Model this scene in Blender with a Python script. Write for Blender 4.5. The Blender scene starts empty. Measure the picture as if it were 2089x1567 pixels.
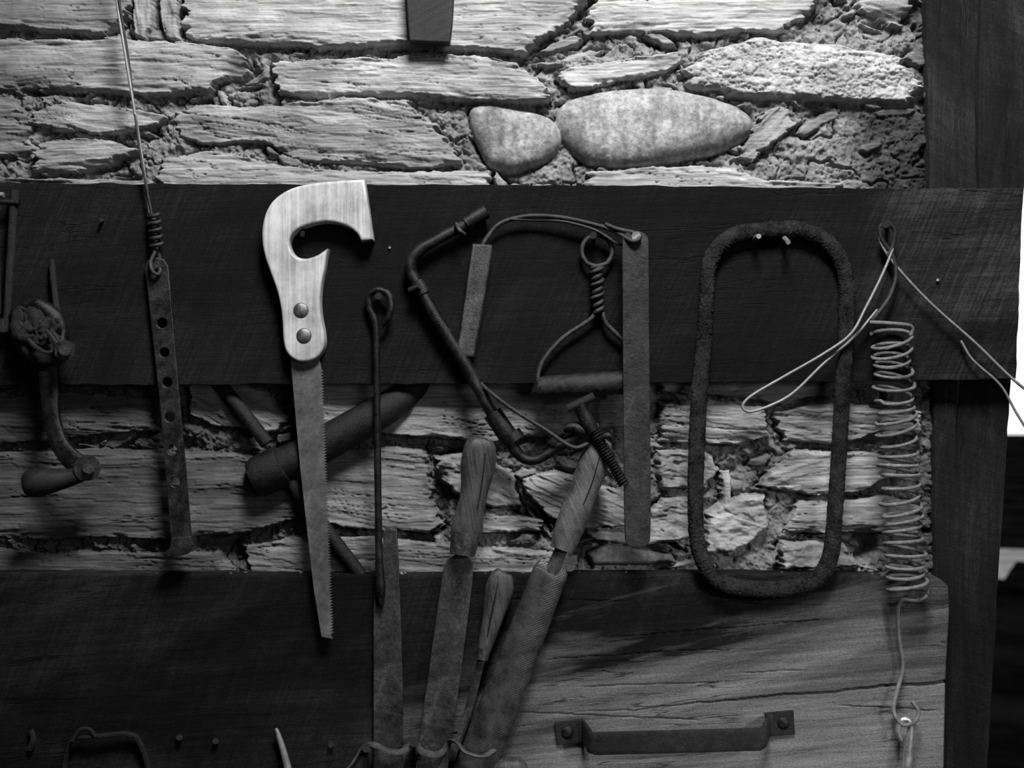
import bpy, math, random
import numpy as np
from mathutils import Vector, Matrix, noise as mnoise

S=0.0006; D=1.5; ZC=1.5; CX=1044.5; CY=783.5
random.seed(4)
scene=bpy.context.scene
col=scene.collection

def P(px,py,d=0.0):
    k=S*(D-d)/D
    return Vector(((px-CX)*k,-d,ZC+(CY-py)*k))

# ---------------------------------------------------------------- materials
def g(v): return (v,v,v,1)
def newmat(name):
    m=bpy.data.materials.new(name); m.use_nodes=True
    nt=m.node_tree; b=nt.nodes['Principled BSDF']
    return m,nt,b
def N(nt,t,**kw):
    n=nt.nodes.new(t)
    for k,v in kw.items(): setattr(n,k,v)
    return n
def noise_node(nt,vec,scale,detail=8,rough=0.6,dist=0.0):
    n=N(nt,'ShaderNodeTexNoise'); n.inputs['Scale'].default_value=scale
    n.inputs['Detail'].default_value=detail; n.inputs['Roughness'].default_value=rough
    n.inputs['Distortion'].default_value=dist
    nt.links.new(vec,n.inputs['Vector']); return n.outputs[0]
def ramp(nt,fac,p0,c0,p1,c1,mid=None):
    r=N(nt,'ShaderNodeValToRGB'); e=r.color_ramp.elements
    e[0].position=p0; e[0].color=g(c0); e[1].position=p1; e[1].color=g(c1)
    if mid:
        x=e.new(mid[0]); x.color=g(mid[1])
    nt.links.new(fac,r.inputs[0]); return r.outputs[0]
def math_(nt,op,a,b=None):
    n=N(nt,'ShaderNodeMath',operation=op)
    for i,v in enumerate((a,b)):
        if v is None: continue
        if isinstance(v,(int,float)): n.inputs[i].default_value=v
        else: nt.links.new(v,n.inputs[i])
    return n.outputs[0]
def mapping(nt,rot=(0,0,0),sc=(1,1,1),inner=None):
    tc=N(nt,'ShaderNodeTexCoord')
    m=N(nt,'ShaderNodeMapping'); m.inputs['Rotation'].default_value=rot
    nt.links.new(tc.outputs['Object'],m.inputs['Vector'])
    m2=N(nt,'ShaderNodeMapping'); m2.inputs['Scale'].default_value=sc
    nt.links.new(m.outputs[0],m2.inputs['Vector'])
    return m2.outputs[0]
def bump(nt,b,h,strength,dist=0.002,prev=None):
    n=N(nt,'ShaderNodeBump'); n.inputs['Strength'].default_value=strength
    n.inputs['Distance'].default_value=dist
    nt.links.new(h,n.inputs['Height'])
    if prev is not None: nt.links.new(prev,n.inputs['Normal'])
    nt.links.new(n.outputs[0],b.inputs['Normal']); return n.outputs[0]

def metal(name,lo,hi,rough=0.5,metallic=0.6,scale=60,bs=0.5):
    m,nt,b=newmat(name); v=mapping(nt)
    n1=noise_node(nt,v,scale,10,0.75)
    n2=noise_node(nt,v,scale*6,5,0.75)
    n3=noise_node(nt,mapping(nt),14,3,0.5)
    s=math_(nt,'ADD',math_(nt,'MULTIPLY',n1,0.45),math_(nt,'MULTIPLY',n2,0.35))
    s=math_(nt,'ADD',s,math_(nt,'MULTIPLY',n3,0.2))
    c=ramp(nt,s,0.40,lo,0.65,hi,(0.53,lo+(hi-lo)*0.33))
    nt.links.new(c,b.inputs['Base Color'])
    r=ramp(nt,n1,0.38,max(rough-0.12,0.1),0.6,min(rough+0.2,1))
    nt.links.new(r,b.inputs['Roughness'])
    b.inputs['Metallic'].default_value=metallic
    b.inputs['Specular IOR Level'].default_value=0.3
    h=math_(nt,'ADD',n1,math_(nt,'MULTIPLY',n2,0.5))
    bump(nt,b,h,bs,0.0018)
    return m

def wood(name,lo,hi,ang=0.0,axis='x',scale=1.0,rough=0.75,bs=0.5,stain=0.0,streak=90,spec=0.3):
    m,nt,b=newmat(name)
    a=ang+(math.pi/2 if axis=='z' else 0)
    v=mapping(nt,(0,a,0),(2.2*scale,streak*scale*0.4,streak*scale))
    n1=noise_node(nt,v,1.0,10,0.65,0.6)
    v2=mapping(nt,(0,a,0),(12*scale,200*scale,500*scale))
    n2=noise_node(nt,v2,1.0,6,0.7)
    v3=mapping(nt,(0,0,0),(1,1,1))
    n3=noise_node(nt,v3,14*scale,6,0.7)
    n4=noise_node(nt,v3,500,3,0.6)
    s=math_(nt,'ADD',math_(nt,'MULTIPLY',n1,0.40),math_(nt,'MULTIPLY',n2,0.22))
    s=math_(nt,'ADD',s,math_(nt,'MULTIPLY',n3,0.38+stain))
    off=stain*0.5
    c=ramp(nt,s,0.40+off,lo,0.61+off,hi)
    nt.links.new(c,b.inputs['Base Color'])
    b.inputs['Roughness'].default_value=rough
    b.inputs['Specular IOR Level'].default_value=spec
    h=math_(nt,'ADD',math_(nt,'MULTIPLY',n1,1.0),math_(nt,'MULTIPLY',n2,0.6))
    h=math_(nt,'ADD',h,math_(nt,'MULTIPLY',n4,0.35))
    bump(nt,b,h,bs,0.0025)
    return m

def sawn(name,lo,hi,ang=0.0,axis='x',spec=0.2,bs=0.8,patch=0.35,lit_patch=None,ends=None,saww=0.15):
    m,nt,b=newmat(name)
    a=ang+(math.pi/2 if axis=='z' else 0)
    fib=noise_node(nt,mapping(nt,(0,a,0),(9,150,220)),1.0,9,0.72,0.4)
    fine=noise_node(nt,mapping(nt,(0,a,0),(90,300,700)),1.0,5,0.7)
    sawm=noise_node(nt,mapping(nt,(0,a+1.15,0),(14,100,300)),1.0,4,0.6,0.2)
    pit=noise_node(nt,mapping(nt),420,6,0.8)
    big=noise_node(nt,mapping(nt,(0,a+0.22,0),(2.6,8,7)),1.0,7,0.66,0.9)
    ck=noise_node(nt,mapping(nt,(0,a,0),(2.4,30,30)),1.0,5,0.55,0.3)
    cl=math_(nt,'ABSOLUTE',math_(nt,'SUBTRACT',ck,0.5))
    cl=ramp(nt,cl,0.0,0.0,0.008,1.0)
    msk=noise_node(nt,mapping(nt,(0,0,0),(4,4,4)),1.3,3,0.5)
    mk_=ramp(nt,msk,0.50,1.0,0.58,0.0)
    cl=math_(nt,'MAXIMUM',cl,mk_)
    s=math_(nt,'ADD',math_(nt,'MULTIPLY',fib,0.25),math_(nt,'MULTIPLY',fine,0.15))
    s=math_(nt,'ADD',s,math_(nt,'MULTIPLY',sawm,saww))
    s=math_(nt,'ADD',s,math_(nt,'MULTIPLY',pit,0.30))
    s=math_(nt,'ADD',s,math_(nt,'MULTIPLY',big,patch))
    mean=0.5*(0.70+saww+patch)
    c=ramp(nt,s,mean-0.08,lo,mean+0.14,hi,(mean+0.02,lo+(hi-lo)*0.25))
    geo=N(nt,'ShaderNodeNewGeometry'); sp=N(nt,'ShaderNodeSeparateXYZ'); nt.links.new(geo.outputs['Position'],sp.inputs[0])
    if lit_patch:  # pool of light painted into the wood colour below a slanted line
        (x0,y0),(x1,y1),pale=lit_patch
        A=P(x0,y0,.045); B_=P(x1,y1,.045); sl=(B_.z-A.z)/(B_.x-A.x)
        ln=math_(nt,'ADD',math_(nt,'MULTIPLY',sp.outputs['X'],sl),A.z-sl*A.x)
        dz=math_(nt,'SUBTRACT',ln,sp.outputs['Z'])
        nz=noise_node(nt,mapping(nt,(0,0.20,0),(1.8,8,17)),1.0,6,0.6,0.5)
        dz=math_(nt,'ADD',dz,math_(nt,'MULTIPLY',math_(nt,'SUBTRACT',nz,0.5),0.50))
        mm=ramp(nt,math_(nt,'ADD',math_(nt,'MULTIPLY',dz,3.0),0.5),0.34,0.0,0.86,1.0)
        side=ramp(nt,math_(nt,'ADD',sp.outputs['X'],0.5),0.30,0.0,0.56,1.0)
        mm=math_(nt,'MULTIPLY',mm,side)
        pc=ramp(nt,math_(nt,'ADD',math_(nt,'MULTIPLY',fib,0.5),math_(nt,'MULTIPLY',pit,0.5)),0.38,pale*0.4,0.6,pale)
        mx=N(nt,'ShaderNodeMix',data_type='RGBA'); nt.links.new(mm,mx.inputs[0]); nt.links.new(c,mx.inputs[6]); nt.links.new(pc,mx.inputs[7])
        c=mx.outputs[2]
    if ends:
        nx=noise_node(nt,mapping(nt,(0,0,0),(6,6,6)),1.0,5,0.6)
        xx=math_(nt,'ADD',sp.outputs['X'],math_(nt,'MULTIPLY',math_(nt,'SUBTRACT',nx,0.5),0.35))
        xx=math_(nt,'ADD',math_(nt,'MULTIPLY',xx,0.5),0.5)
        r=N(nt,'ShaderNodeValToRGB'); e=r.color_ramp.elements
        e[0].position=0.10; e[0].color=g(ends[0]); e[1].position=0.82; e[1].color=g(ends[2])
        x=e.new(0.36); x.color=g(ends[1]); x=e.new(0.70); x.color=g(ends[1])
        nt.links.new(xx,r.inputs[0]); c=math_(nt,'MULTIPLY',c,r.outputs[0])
    c=math_(nt,'MULTIPLY',c,ramp(nt,cl,0.0,0.12,1.0,1.0))
    nt.links.new(c,b.inputs['Base Color'])
    b.inputs['Roughness'].default_value=0.66; b.inputs['Specular IOR Level'].default_value=spec
    h=math_(nt,'ADD',math_(nt,'MULTIPLY',fib,0.5),math_(nt,'MULTIPLY',fine,0.3))
    h=math_(nt,'ADD',h,math_(nt,'MULTIPLY',sawm,saww*2))
    h=math_(nt,'ADD',h,math_(nt,'MULTIPLY',pit,0.9))
    h=math_(nt,'ADD',h,math_(nt,'MULTIPLY',cl,0.5))
    bump(nt,b,h,bs,0.0032)
    return m

M={}
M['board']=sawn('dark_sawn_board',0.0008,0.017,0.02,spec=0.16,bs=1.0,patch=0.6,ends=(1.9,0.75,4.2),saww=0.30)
M['plank']=sawn('weathered_plank',0.002,0.024,0.07,spec=0.10,bs=0.8,patch=0.75,lit_patch=((820,1450),(1935,1245),0.26),saww=0.18)
M['post']=sawn('dark_post',0.001,0.036,0,axis='z',spec=0.22,bs=1.0,patch=0.7)
M['sawhandle']=wood('pale_beech',0.17,0.43,0,axis='z',scale=1.5,streak=70,rough=0.45,bs=0.10,spec=0.4,stain=0.15)
M['hdl_a']=wood('worn_file_handle_wood',0.005,0.062,0.15,axis='z',scale=1.6,rough=0.4,bs=0.5,spec=0.4)
M['hdl_b']=wood('worn_rasp_handle_wood',0.010,0.095,0.38,axis='z',scale=1.6,rough=0.4,bs=0.5,spec=0.4)
M['dwood']=wood('dark_handle_wood',0.002,0.015,0.5,scale=1.6,rough=0.6,bs=0.35,spec=0.2)
M['pipe']=metal('sooty_iron_pipe',0.001,0.012,0.5,0.1,60,0.9)
M['rust']=metal('rusty_iron',0.003,0.034,0.6,0.3,90,1.0)
M['darkm']=metal('dark_steel',0.004,0.038,0.32,0.6,70,0.5)
M['blade']=metal('stained_saw_steel',0.05,0.16,0.5,0.4,30,0.25)
M['bar']=metal('rusty_flat_steel',0.004,0.058,0.45,0.4,50,0.9)
M['strapm']=metal('oiled_strap_iron',0.008,0.07,0.28,0.6,60,0.5)
M['file']=metal('file_steel',0.010,0.095,0.4,0.5,40,0.5)
M['wire']=metal('galvanised_wire',0.13,0.30,0.45,0.4,120,0.3)
M['dwire']=metal('dark_iron_wire',0.012,0.075,0.45,0.5,120,0.5)
M['spring']=metal('dusty_spring_wire',0.06,0.29,0.6,0.2,140,0.7)
M['bright']=metal('bright_steel',0.35,0.6,0.3,0.8,60,0.2)
M['rivet']=metal('rivet_steel',0.08,0.24,0.35,0.8,150,0.3)
M['sleeve']=metal('worn_sleeve_metal',0.006,0.12,0.42,0.45,70,0.7)
M['leather']=metal('dry_leather',0.015,0.11,0.65,0.0,110,0.9)
M['dark']=metal('slot_dark',0.001,0.003,0.9,0.0,100,0.1)

# fuzzy cloth
m,nt,b=newmat('fuzzy_cloth_wrap'); v=mapping(nt)
n=noise_node(nt,v,600,6,0.8); n2=noise_node(nt,v,60,6,0.7)
s=math_(nt,'ADD',math_(nt,'MULTIPLY',n,0.6),math_(nt,'MULTIPLY',n2,0.4))
nt.links.new(ramp(nt,s,0.42,0.002,0.64,0.048),b.inputs['Base Color']); b.inputs['Roughness'].default_value=0.95
b.inputs['Specular IOR Level'].default_value=0.05
bump(nt,b,s,1.0,0.0035); M['cloth']=m

# knurled rasp
m,nt,b=newmat('rasp_knurl')
v=mapping(nt,(0,math.radians(22),0),(1,0.0,0.7))
ck=N(nt,'ShaderNodeTexVoronoi'); ck.inputs['Scale'].default_value=560; ck.inputs['Randomness'].default_value=0.1
nt.links.new(v,ck.inputs['Vector'])
v2=mapping(nt); n2=noise_node(nt,v2,40,8,0.7)
s=math_(nt,'ADD',math_(nt,'MULTIPLY',ck.outputs['Distance'],0.2),math_(nt,'MULTIPLY',n2,0.8))
nt.links.new(ramp(nt,s,0.36,0.008,0.68,0.085),b.inputs['Base Color'])
b.inputs['Roughness'].default_value=0.40; b.inputs['Metallic'].default_value=0.5
bump(nt,b,ck.outputs['Distance'],0.38,0.0014); M['rasp']=m

# stone wall
m,nt,b=newmat('slate_and_mortar')
at=N(nt,'ShaderNodeAttribute',attribute_name='tone'); ast=N(nt,'ShaderNodeAttribute',attribute_name='stone')
v=mapping(nt,(0,0.03,0),(11,60,420)); ng=noise_node(nt,v,1.0,10,0.74,0.3)
v2=mapping(nt); ni=noise_node(nt,v2,170,10,0.8); nb=noise_node(nt,v2,18,6,0.6)
mx=N(nt,'ShaderNodeMix',data_type='FLOAT')
nt.links.new(ast.outputs['Fac'],mx.inputs[0]); nt.links.new(ni,mx.inputs[2]); nt.links.new(ng,mx.inputs[3])
detail=mx.outputs[0]
k=ramp(nt,detail,0.32,0.42,0.58,1.08)
k2=ramp(nt,nb,0.3,0.60,0.62,1.10)
c=math_(nt,'MULTIPLY',at.outputs['Fac'],math_(nt,'MULTIPLY',k,k2))
nt.links.new(c,b.inputs['Base Color']); b.inputs['Roughness'].default_value=0.92
b.inputs['Specular IOR Level'].default_value=0.10
bump(nt,b,math_(nt,'ADD',detail,math_(nt,'MULTIPLY',ni,0.6)),0.55,0.0038); M['wall']=m

def plain(name,lo,hi,scale=8,spec=0.0):
    m,nt,b=newmat(name); v=mapping(nt); n=noise_node(nt,v,scale,8,0.65)
    nt.links.new(ramp(nt,n,0.35,lo,0.65,hi),b.inputs['Base Color']); b.inputs['Roughness'].default_value=1.0
    b.inputs['Specular IOR Level'].default_value=spec
    bump(nt,b,n,0.4,0.01); return m
M['floor']=plain('earth_floor',0.01,0.03); M['ceil']=plain('sooty_ceiling',0.01,0.03)
M['ground']=plain('dark_grass',0.001,0.02,1.2); M['path']=plain('pale_gravel',0.5,0.9,3)
M['crumb']=plain('mortar_crumb',0.05,0.2,200)

# ---------------------------------------------------------------- mesh helpers
def mk(name,verts,faces,mat,smooth=True,parent=None):
    V=np.array(verts,dtype=float)
    c=(V.min(0)+V.max(0))/2
    me=bpy.data.meshes.new(name); me.from_pydata((V-c).tolist(),[],faces); me.update()
    me.materials.append(mat)
    if smooth:
        me.polygons.foreach_set('use_smooth',[True]*len(me.polygons))
        me.set_sharp_from_angle(angle=math.radians(48))
    o=bpy.data.objects.new(name,me); col.objects.link(o)
    o.location=c
    if parent is not None: setparent(o,parent)
    return o
def setparent(o,p):
    o.parent=p; o.matrix_parent_inverse=Matrix.Translation(p.location).inverted()
def tag(o,label,cat,group=None,kind=None):
    o['label']=label; o['category']=cat
    if group: o['group']=group
    if kind: o['kind']=kind
    return o
def thing(name,label,cat,loc,group=None):
    e=bpy.data.objects.new(name,None); e.empty_display_size=0.02; col.objects.link(e); e.location=loc
    return tag(e,label,cat,group)

def catmull(A,n=6,closed=False):
    A=np.array(A,dtype=float); L=len(A); out=[]
    rng=range(L) if closed else range(L-1)
    for i in rng:
        if closed: p0,p1,p2,p3=A[(i-1)%L],A[i],A[(i+1)%L],A[(i+2)%L]
        else: p0=A[i-1] if i>0 else 2*A[0]-A[1]; p1=A[i]; p2=A[i+1]; p3=A[i+2] if i+2<L else 2*A[-1]-A[-2]
        for t in np.linspace(0,1,n,endpoint=False):
            out.append(0.5*((2*p1)+(p2-p0)*t+(2*p0-5*p1+4*p2-p3)*t*t+(3*p1-p0-3*p2+p3)*t**3))
    if not closed: out.append(A[-1])
    return np.array(out)

def sweep(name,pts,r,mat,n=6,seg=12,closed=False,parent=None,smooth_path=True,rough=0.0,rs=120,wrap=0,section=None,inplane=False):
    """pts: (px,py,d); r: px or list of r or (a,b); a in picture-parallel plane, b in depth"""
    L=len(pts)
    R=[]
    for i in range(L):
        q=r[i] if isinstance(r,list) else r
        R.append(q if isinstance(q,tuple) else (q,q))
    A=[list(p)+list(q) for p,q in zip(pts,R)]
    if smooth_path and L>2: A=catmull(A,n,closed)
    else:
        if L==2:
            A=np.array(A,float); A=np.array([A[0]+(A[1]-A[0])*t for t in np.linspace(0,1,max(2,n))])
        else: A=np.array(A,float)
    W=np.array([P(a[0],a[1],a[2]) for a in A]); RR=A[:,3:5]*S
    K=len(W)
    if closed: T=np.roll(W,-1,0)-np.roll(W,1,0)
    else: T=np.gradient(W,axis=0)
    T/= (np.linalg.norm(T,axis=1)[:,None]+1e-12)
    Y=np.array([0,-1.0,0]); fixed=np.all(np.abs(T@Y)<0.92)
    verts=[]; prev=None
    for i in range(K):
        t=T[i]
        if inplane:
            u=np.array([0,0,1.0]); u=u-(u@t)*t; u/=np.linalg.norm(u); v=np.cross(u,t)
        else:
            if fixed: v=Y-(Y@t)*t
            else:
                if prev is None:
                    a=np.array([1.0,0,0]) if abs(t[0])<0.8 else np.array([0,0,1.0]); v=a-(a@t)*t
                else: v=prev-(prev@t)*t
            v/=np.linalg.norm(v); prev=v; u=np.cross(t,v)
        for j in range(seg):
            th=2*math.pi*j/seg
            cu,cv=math.cos(th),math.sin(th)
            if section=='box':
                p=6.0; q=(abs(cu)**p+abs(cv)**p)**(-1/p); cu*=q; cv*=q
            elif section=='half':
                cv=cv if cv>0 else cv*0.25
            k=1.0
            p=W[i]+u*cu*RR[i,0]+v*cv*RR[i,1]
            if rough: k+=rough*(mnoise.noise(Vector(p*rs))+0.6*mnoise.noise(Vector(p*rs*3.1)))
            if wrap: k+=0.02*math.sin(i*wrap+th)
            verts.append(W[i]+(p-W[i])*k)
    faces=[]
    for i in range(K if closed else K-1):
        i2=(i+1)%K
        for j in range(seg):
            j2=(j+1)%seg
            faces.append((i*seg+j,i*seg+j2,i2*seg+j2,i2*seg+j))
    if not closed:
        faces.append(tuple(range(seg))[::-1]); faces.append(tuple((K-1)*seg+j for j in range(seg)))
    return mk(name,verts,faces,mat,True,parent)

def inset(pts,r):
    A=np.array(pts,float); area=0.5*np.sum(A[:,0]*np.roll(A[:,1],-1)-np.roll(A[:,0],-1)*A[:,1])
    sg=1 if area>0 else -1; out=[]; L=len(A)
    for i in range(L):
        e1=A[i]-A[i-1]; e2=A[(i+1)%L]-A[i]
        n1=np.array([-e1[1],e1[0]])/(np.linalg.norm(e1)+1e-9)*sg; n2=np.array([-e2[1],e2[0]])/(np.linalg.norm(e2)+1e-9)*sg
        n=n1+n2; ln=np.linalg.norm(n)
        if ln<1e-6: out.append(tuple(A[i])); continue
        n/=ln; k=min(1/max(n@n1,0.3),1.6)
        out.append(tuple(A[i]+n*r*k))
    return out
def chaikin(pts,corners=(),it=2):
    pts=[(p[0],p[1],i in corners) for i,p in enumerate(pts)]
    for _ in range(it):
        out=[]; L=len(pts)
        for i in range(L):
            a=pts[i-1]; b=pts[i]; c=pts[(i+1)%L]
            if b[2]: out.append(b)
            else:
                out.append((b[0]*0.75+a[0]*0.25,b[1]*0.75+a[1]*0.25,False))
                out.append((b[0]*0.75+c[0]*0.25,b[1]*0.75+c[1]*0.25,False))
        pts=out
    return [(p[0],p[1]) for p in pts]
def circ(x,y,r,n=20): return [(x+r*math.cos(2*math.pi*i/n),y+r*math.sin(2*math.pi*i/n)) for i in range(n)]
def slab(name,outline,d0,d1,mat,holes=(),bevel=0.8,parent=None,smooth=False):
    cu=bpy.data.curves.new('tmp','CURVE'); cu.dimensions='2D'; cu.fill_mode='BOTH'
    bv=min(bevel*S,(d1-d0)*0.45)
    cu.extrude=(d1-d0)/2-bv; cu.bevel_depth=bv; cu.bevel_resolution=3 if bevel>3 else 2
    for loop in [outline]+list(holes):
        sp=cu.splines.new('POLY'); sp.points.add(len(loop)-1)
        for i,p in enumerate(loop):
            w=P(p[0],p[1],d1); sp.points[i].co=(w.x,w.z,0,1)
        sp.use_cyclic_u=True
    ob=bpy.data.objects.new('tmp',cu); col.objects.link(ob); bpy.context.view_layer.update()
    dg=bpy.context.evaluated_depsgraph_get()
    me=bpy.data.meshes.new_from_object(ob.evaluated_get(dg))
    V=np.empty(len(me.vertices)*3); me.vertices.foreach_get('co',V); V=V.reshape(-1,3)
    W=np.stack([V[:,0],-((d0+d1)/2+V[:,2]),V[:,1]],1)
    F=[tuple(p.vertices) for p in me.polygons]
    bpy.data.objects.remove(ob); bpy.data.curves.remove(cu); bpy.data.meshes.remove(me)
    return mk(name,W,F,mat,smooth,parent)
def wob(pts,step=25,amp=1.5,seed=0):
    out=[]; L=len(pts)
    for i in range(L):
        a=np.array(pts[i],float); b=np.array(pts[(i+1)%L],float); n=max(1,int(np.linalg.norm(b-a)/step))
        nn=np.array([-(b-a)[1],(b-a)[0]])/(np.linalg.norm(b-a)+1e-9)
        for j in range(n):
            p=a+(b-a)*j/n
            k=0 if j==0 else amp*(mnoise.noise(Vector((p[0]*0.02,p[1]*0.02,seed)))+0.5*mnoise.noise(Vector((p[0]*0.09,p[1]*0.09,seed))))
            out.append(tuple(p+nn*k))
    return out
def blob(name,px,py,d,rx,ry,rd,mat,amp=0.25,freq=60,parent=None,nu=40,nv=24,dome=False):
    c=P(px,py,d); verts=[]; faces=[]
    for i in range(nv+1):
        ph=math.pi*i/nv
        for j in range(nu):
            th=2*math.pi*j/nu
            q=np.array([math.cos(th)*math.sin(ph)*rx*S,math.cos(ph)*rd*S,math.sin(th)*math.sin(ph)*ry*S])
            p=np.array(c)+q
            k=1+amp*(mnoise.noise(Vector(p*freq))+0.5*mnoise.noise(Vector(p*freq*2.5)))
            verts.append(np.array(c)+q*k)
    for i in range(nv):
        for j in range(nu):
            j2=(j+1)%nu; faces.append((i*nu+j,i*nu+j2,(i+1)*nu+j2,(i+1)*nu+j))
    return mk(name,verts,faces,mat,True,parent)

# ---------------------------------------------------------------- stone wall (height field)
def vn(x,y,seed):
    R=np.random.default_rng(seed).random((256,256))
    xi=np.floor(x).astype(int); yi=np.floor(y).astype(int); fx=x-xi; fy=y-yi
    fx=fx*fx*(3-2*fx); fy=fy*fy*(3-2*fy)
    a=R[xi&255,yi&255]; b_=R[(xi+1)&255,yi&255]; c=R[xi&255,(yi+1)&255]; d=R[(xi+1)&255,(yi+1)&255]
    return (a*(1-fx)+b_*fx)*(1-fy)+(c*(1-fx)+d*fx)*fy
def fbm(x,y,seed,o=4,gain=0.5):
    s=0;a=1;t=0
    for i in range(o):
        s=s+a*vn(x*2**i,y*2**i,seed+i*7); t+=a; a*=gain
    return s/t
STEP=2
xs=np.arange(-140,1936,STEP,dtype=float); ys=np.arange(-140,1262,STEP,dtype=float)
X,Y_=np.meshgrid(xs,ys)
low=np.clip((Y_-600)/50,0,1)
wx=X+18*(fbm(X/45,Y_/45,11,3)-0.5)+9*(fbm(X/11,Y_/11,21,2)-0.5)+(44-30*low)*(fbm(X/200,Y_/12,23,3,0.6)-0.5)
wy=Y_+9*(fbm(X/90,Y_/45,31,3)-0.5)+9*(fbm(X/26,Y_/14,41,4,0.65)-0.5)
# stones: (polygon, tone, height, edge, kind, grain angle)
ST=[
([(-150,-150),(225,-150),(262,0),(250,45),(205,68),(100,62),(0,52),(-150,55)],.30,38,7,'s',.02),
([(268,-60),(312,-60),(311,50),(292,84),(268,70)],.40,36,7,'v',1.45),
([(322,-60),(370,-60),(364,50),(370,84),(334,80),(323,30)],.42,38,7,'v',1.4),
([(385,-150),(1175,-150),(1190,10),(1165,50),(1115,78),(1065,110),(960,102),(800,92),(650,97),(500,88),(378,76),(372,40)],.50,44,6,'s',.03),
([(1205,-150),(1650,-150),(1672,10),(1642,42),(1600,66),(1380,70),(1213,64),(1203,20)],.52,42,6,'s',.01),
([(1722,-150),(1850,-150),(1872,20),(1842,52),(1765,18)],.36,34,8,'s',.3),
([(-150,70),(150,80),(300,84),(420,90),(482,95),(508,120),(498,148),(450,165),(430,190),(330,192),(150,184),(-150,182)],.42,42,6,'s',.03),
([(545,122),(700,118),(900,113),(1000,118),(1075,142),(1118,180),(1122,207),(1050,210),(850,200),(620,195),(563,188),(545,150)],.52,42,6,'s',.06),
([(1072,128),(1110,120),(1160,128),(1110,138)],.42,26,5,'s',0),
([(1135,158),(1180,128),(1270,116),(1385,104),(1402,122),(1370,147),(1270,162),(1200,180),(1148,178)],.50,36,7,'s',-.12),
([(1395,150),(1438,98),(1560,72),(1700,84),(1830,112),(1872,150),(1882,188),(1850,212),(1700,206),(1540,200),(1480,190),(1408,185)],.60,44,12,'r',.1),
(chaikin([(954,214),(1000,204),(1060,220),(1105,226),(1148,256),(1150,295),(1112,330),(1062,350),(1006,350),(980,312),(958,262)],(),3),.44,46,46,'p',0),
(chaikin([(1130,250),(1140,212),(1185,188),(1260,176),(1345,172),(1425,186),(1500,206),(1545,238),(1540,272),(1490,306),(1400,326),(1300,340),(1205,340),(1162,306),(1136,278)],(),3),.45,52,58,'p',0),
([(35,246),(100,210),(160,204),(330,225),(354,236),(300,262),(200,278),(120,266)],.48,38,6,'s',.15),
([(62,348),(75,292),(140,282),(230,285),(282,305),(240,332),(150,350),(100,358)],.48,36,6,'s',-.08),
([(348,245),(380,206),(560,212),(700,198),(830,203),(880,250),(922,295),(932,330),(880,346),(740,332),(620,330),(540,288),(420,292),(350,275)],.42,32,8,'s',.12),
([(318,322),(420,306),(530,322),(620,342),(800,345),(990,348),(1000,420),(318,420)],.44,32,6,'s',.04),
([(1205,348),(1400,330),(1500,342),(1570,365),(1720,372),(1720,420),(1200,420)],.50,32,6,'s',.05),
([(-150,192),(30,195),(62,250),(50,312),(-150,320)],.30,28,7,'s',.05),
([(-150,362),(305,362),(305,420),(-150,420)],.32,28,6,'s',.0),
([(1545,222),(1600,212),(1622,250),(1590,290),(1530,332),(1505,318),(1540,270)],.40,28,8,'s',-.8),
([(-150,812),(150,795),(318,812),(312,880),(200,892),(120,900),(-150,922)],.17,30,7,'s',.03),
([(385,740),(540,795),(592,850),(560,882),(440,872),(388,850)],.34,32,7,'s',.45),
([(600,740),(900,740),(1275,740),(1282,872),(1200,882),(1000,902),(870,892),(640,872)],.38,34,7,'s',.08),
([(-150,928),(200,915),(400,922),(560,925),(622,940),(604,1000),(612,1060),(500,1092),(300,1102),(30,1102),(-150,1100)],.18,32,7,'s',.0),
([(640,922),(800,905),(868,914),(876,960),(886,1030),(902,1070),(870,1088),(720,1082),(650,1070)],.28,34,7,'s',.1),
([(-150,1118),(250,1130),(440,1124),(474,1165),(470,1210),(-150,1210)],.17,28,7,'s',.05),
([(505,1112),(640,1092),(800,1096),(920,1110),(1180,1130),(1182,1210),(498,1210)],.32,32,7,'s',.08),
([(880,930),(960,922),(1050,960),(1062,1040),(1000,1040),(930,1010),(890,985)],.38,34,9,'m',.3),
([(1058,975),(1130,958),(1182,985),(1290,1008),(1292,1075),(1200,1082),(1120,1058),(1078,1010)],.42,38,9,'s',.35),
([(985,1045),(1110,1060),(1104,1088),(960,1090)],.36,32,7,'s',.1),
([(1345,822),(1430,808),(1560,828),(1572,890),(1500,906),(1345,900)],.44,38,8,'s',.1),
([(1578,842),(1690,808),(1780,828),(1880,840),(1880,890),(1790,885),(1700,906),(1600,902)],.48,40,8,'s',.08),
([(1545,992),(1622,916),(1790,924),(1850,960),(1800,985),(1760,1006),(1650,1012)],.52,42,8,'s',-.05),
([(1340,918),(1440,915),(1474,960),(1440,1000),(1340,1002)],.42,34,9,'m',.1),
([(1440,1050),(1500,1012),(1560,1008),(1572,1080),(1500,1132),(1430,1136)],.50,36,10,'m',.1),
([(1198,1132),(1240,1104),(1370,1130),(1384,1152),(1208,1158)],.16,30,12,'p',0),
([(1622,1022),(1800,1012),(1880,1030),(1880,1090),(1600,1092)],.46,36,8,'s',.0),
([(1590,1102),(1735,1108),(1762,1160),(1590,1165)],.40,32,9,'m',.0),
([(1195,1078),(1290,1085),(1350,1012),(1412,1010),(1424,1100),(1300,1122),(1205,1105)],.42,34,9,'m',.1),
([(1470,962),(1496,960),(1492,1050),(1472,1050)],.46,32,6,'v',1.5),
([(1340,740),(1790,740),(1880,790),(1700,800),(1600,828),(1500,812),(1345,800)],.42,34,7,'s',.05),
([(1640,1175),(1900,1170),(1900,1215),(1640,1215)],.25,22,9,'s',.0),
]
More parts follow.
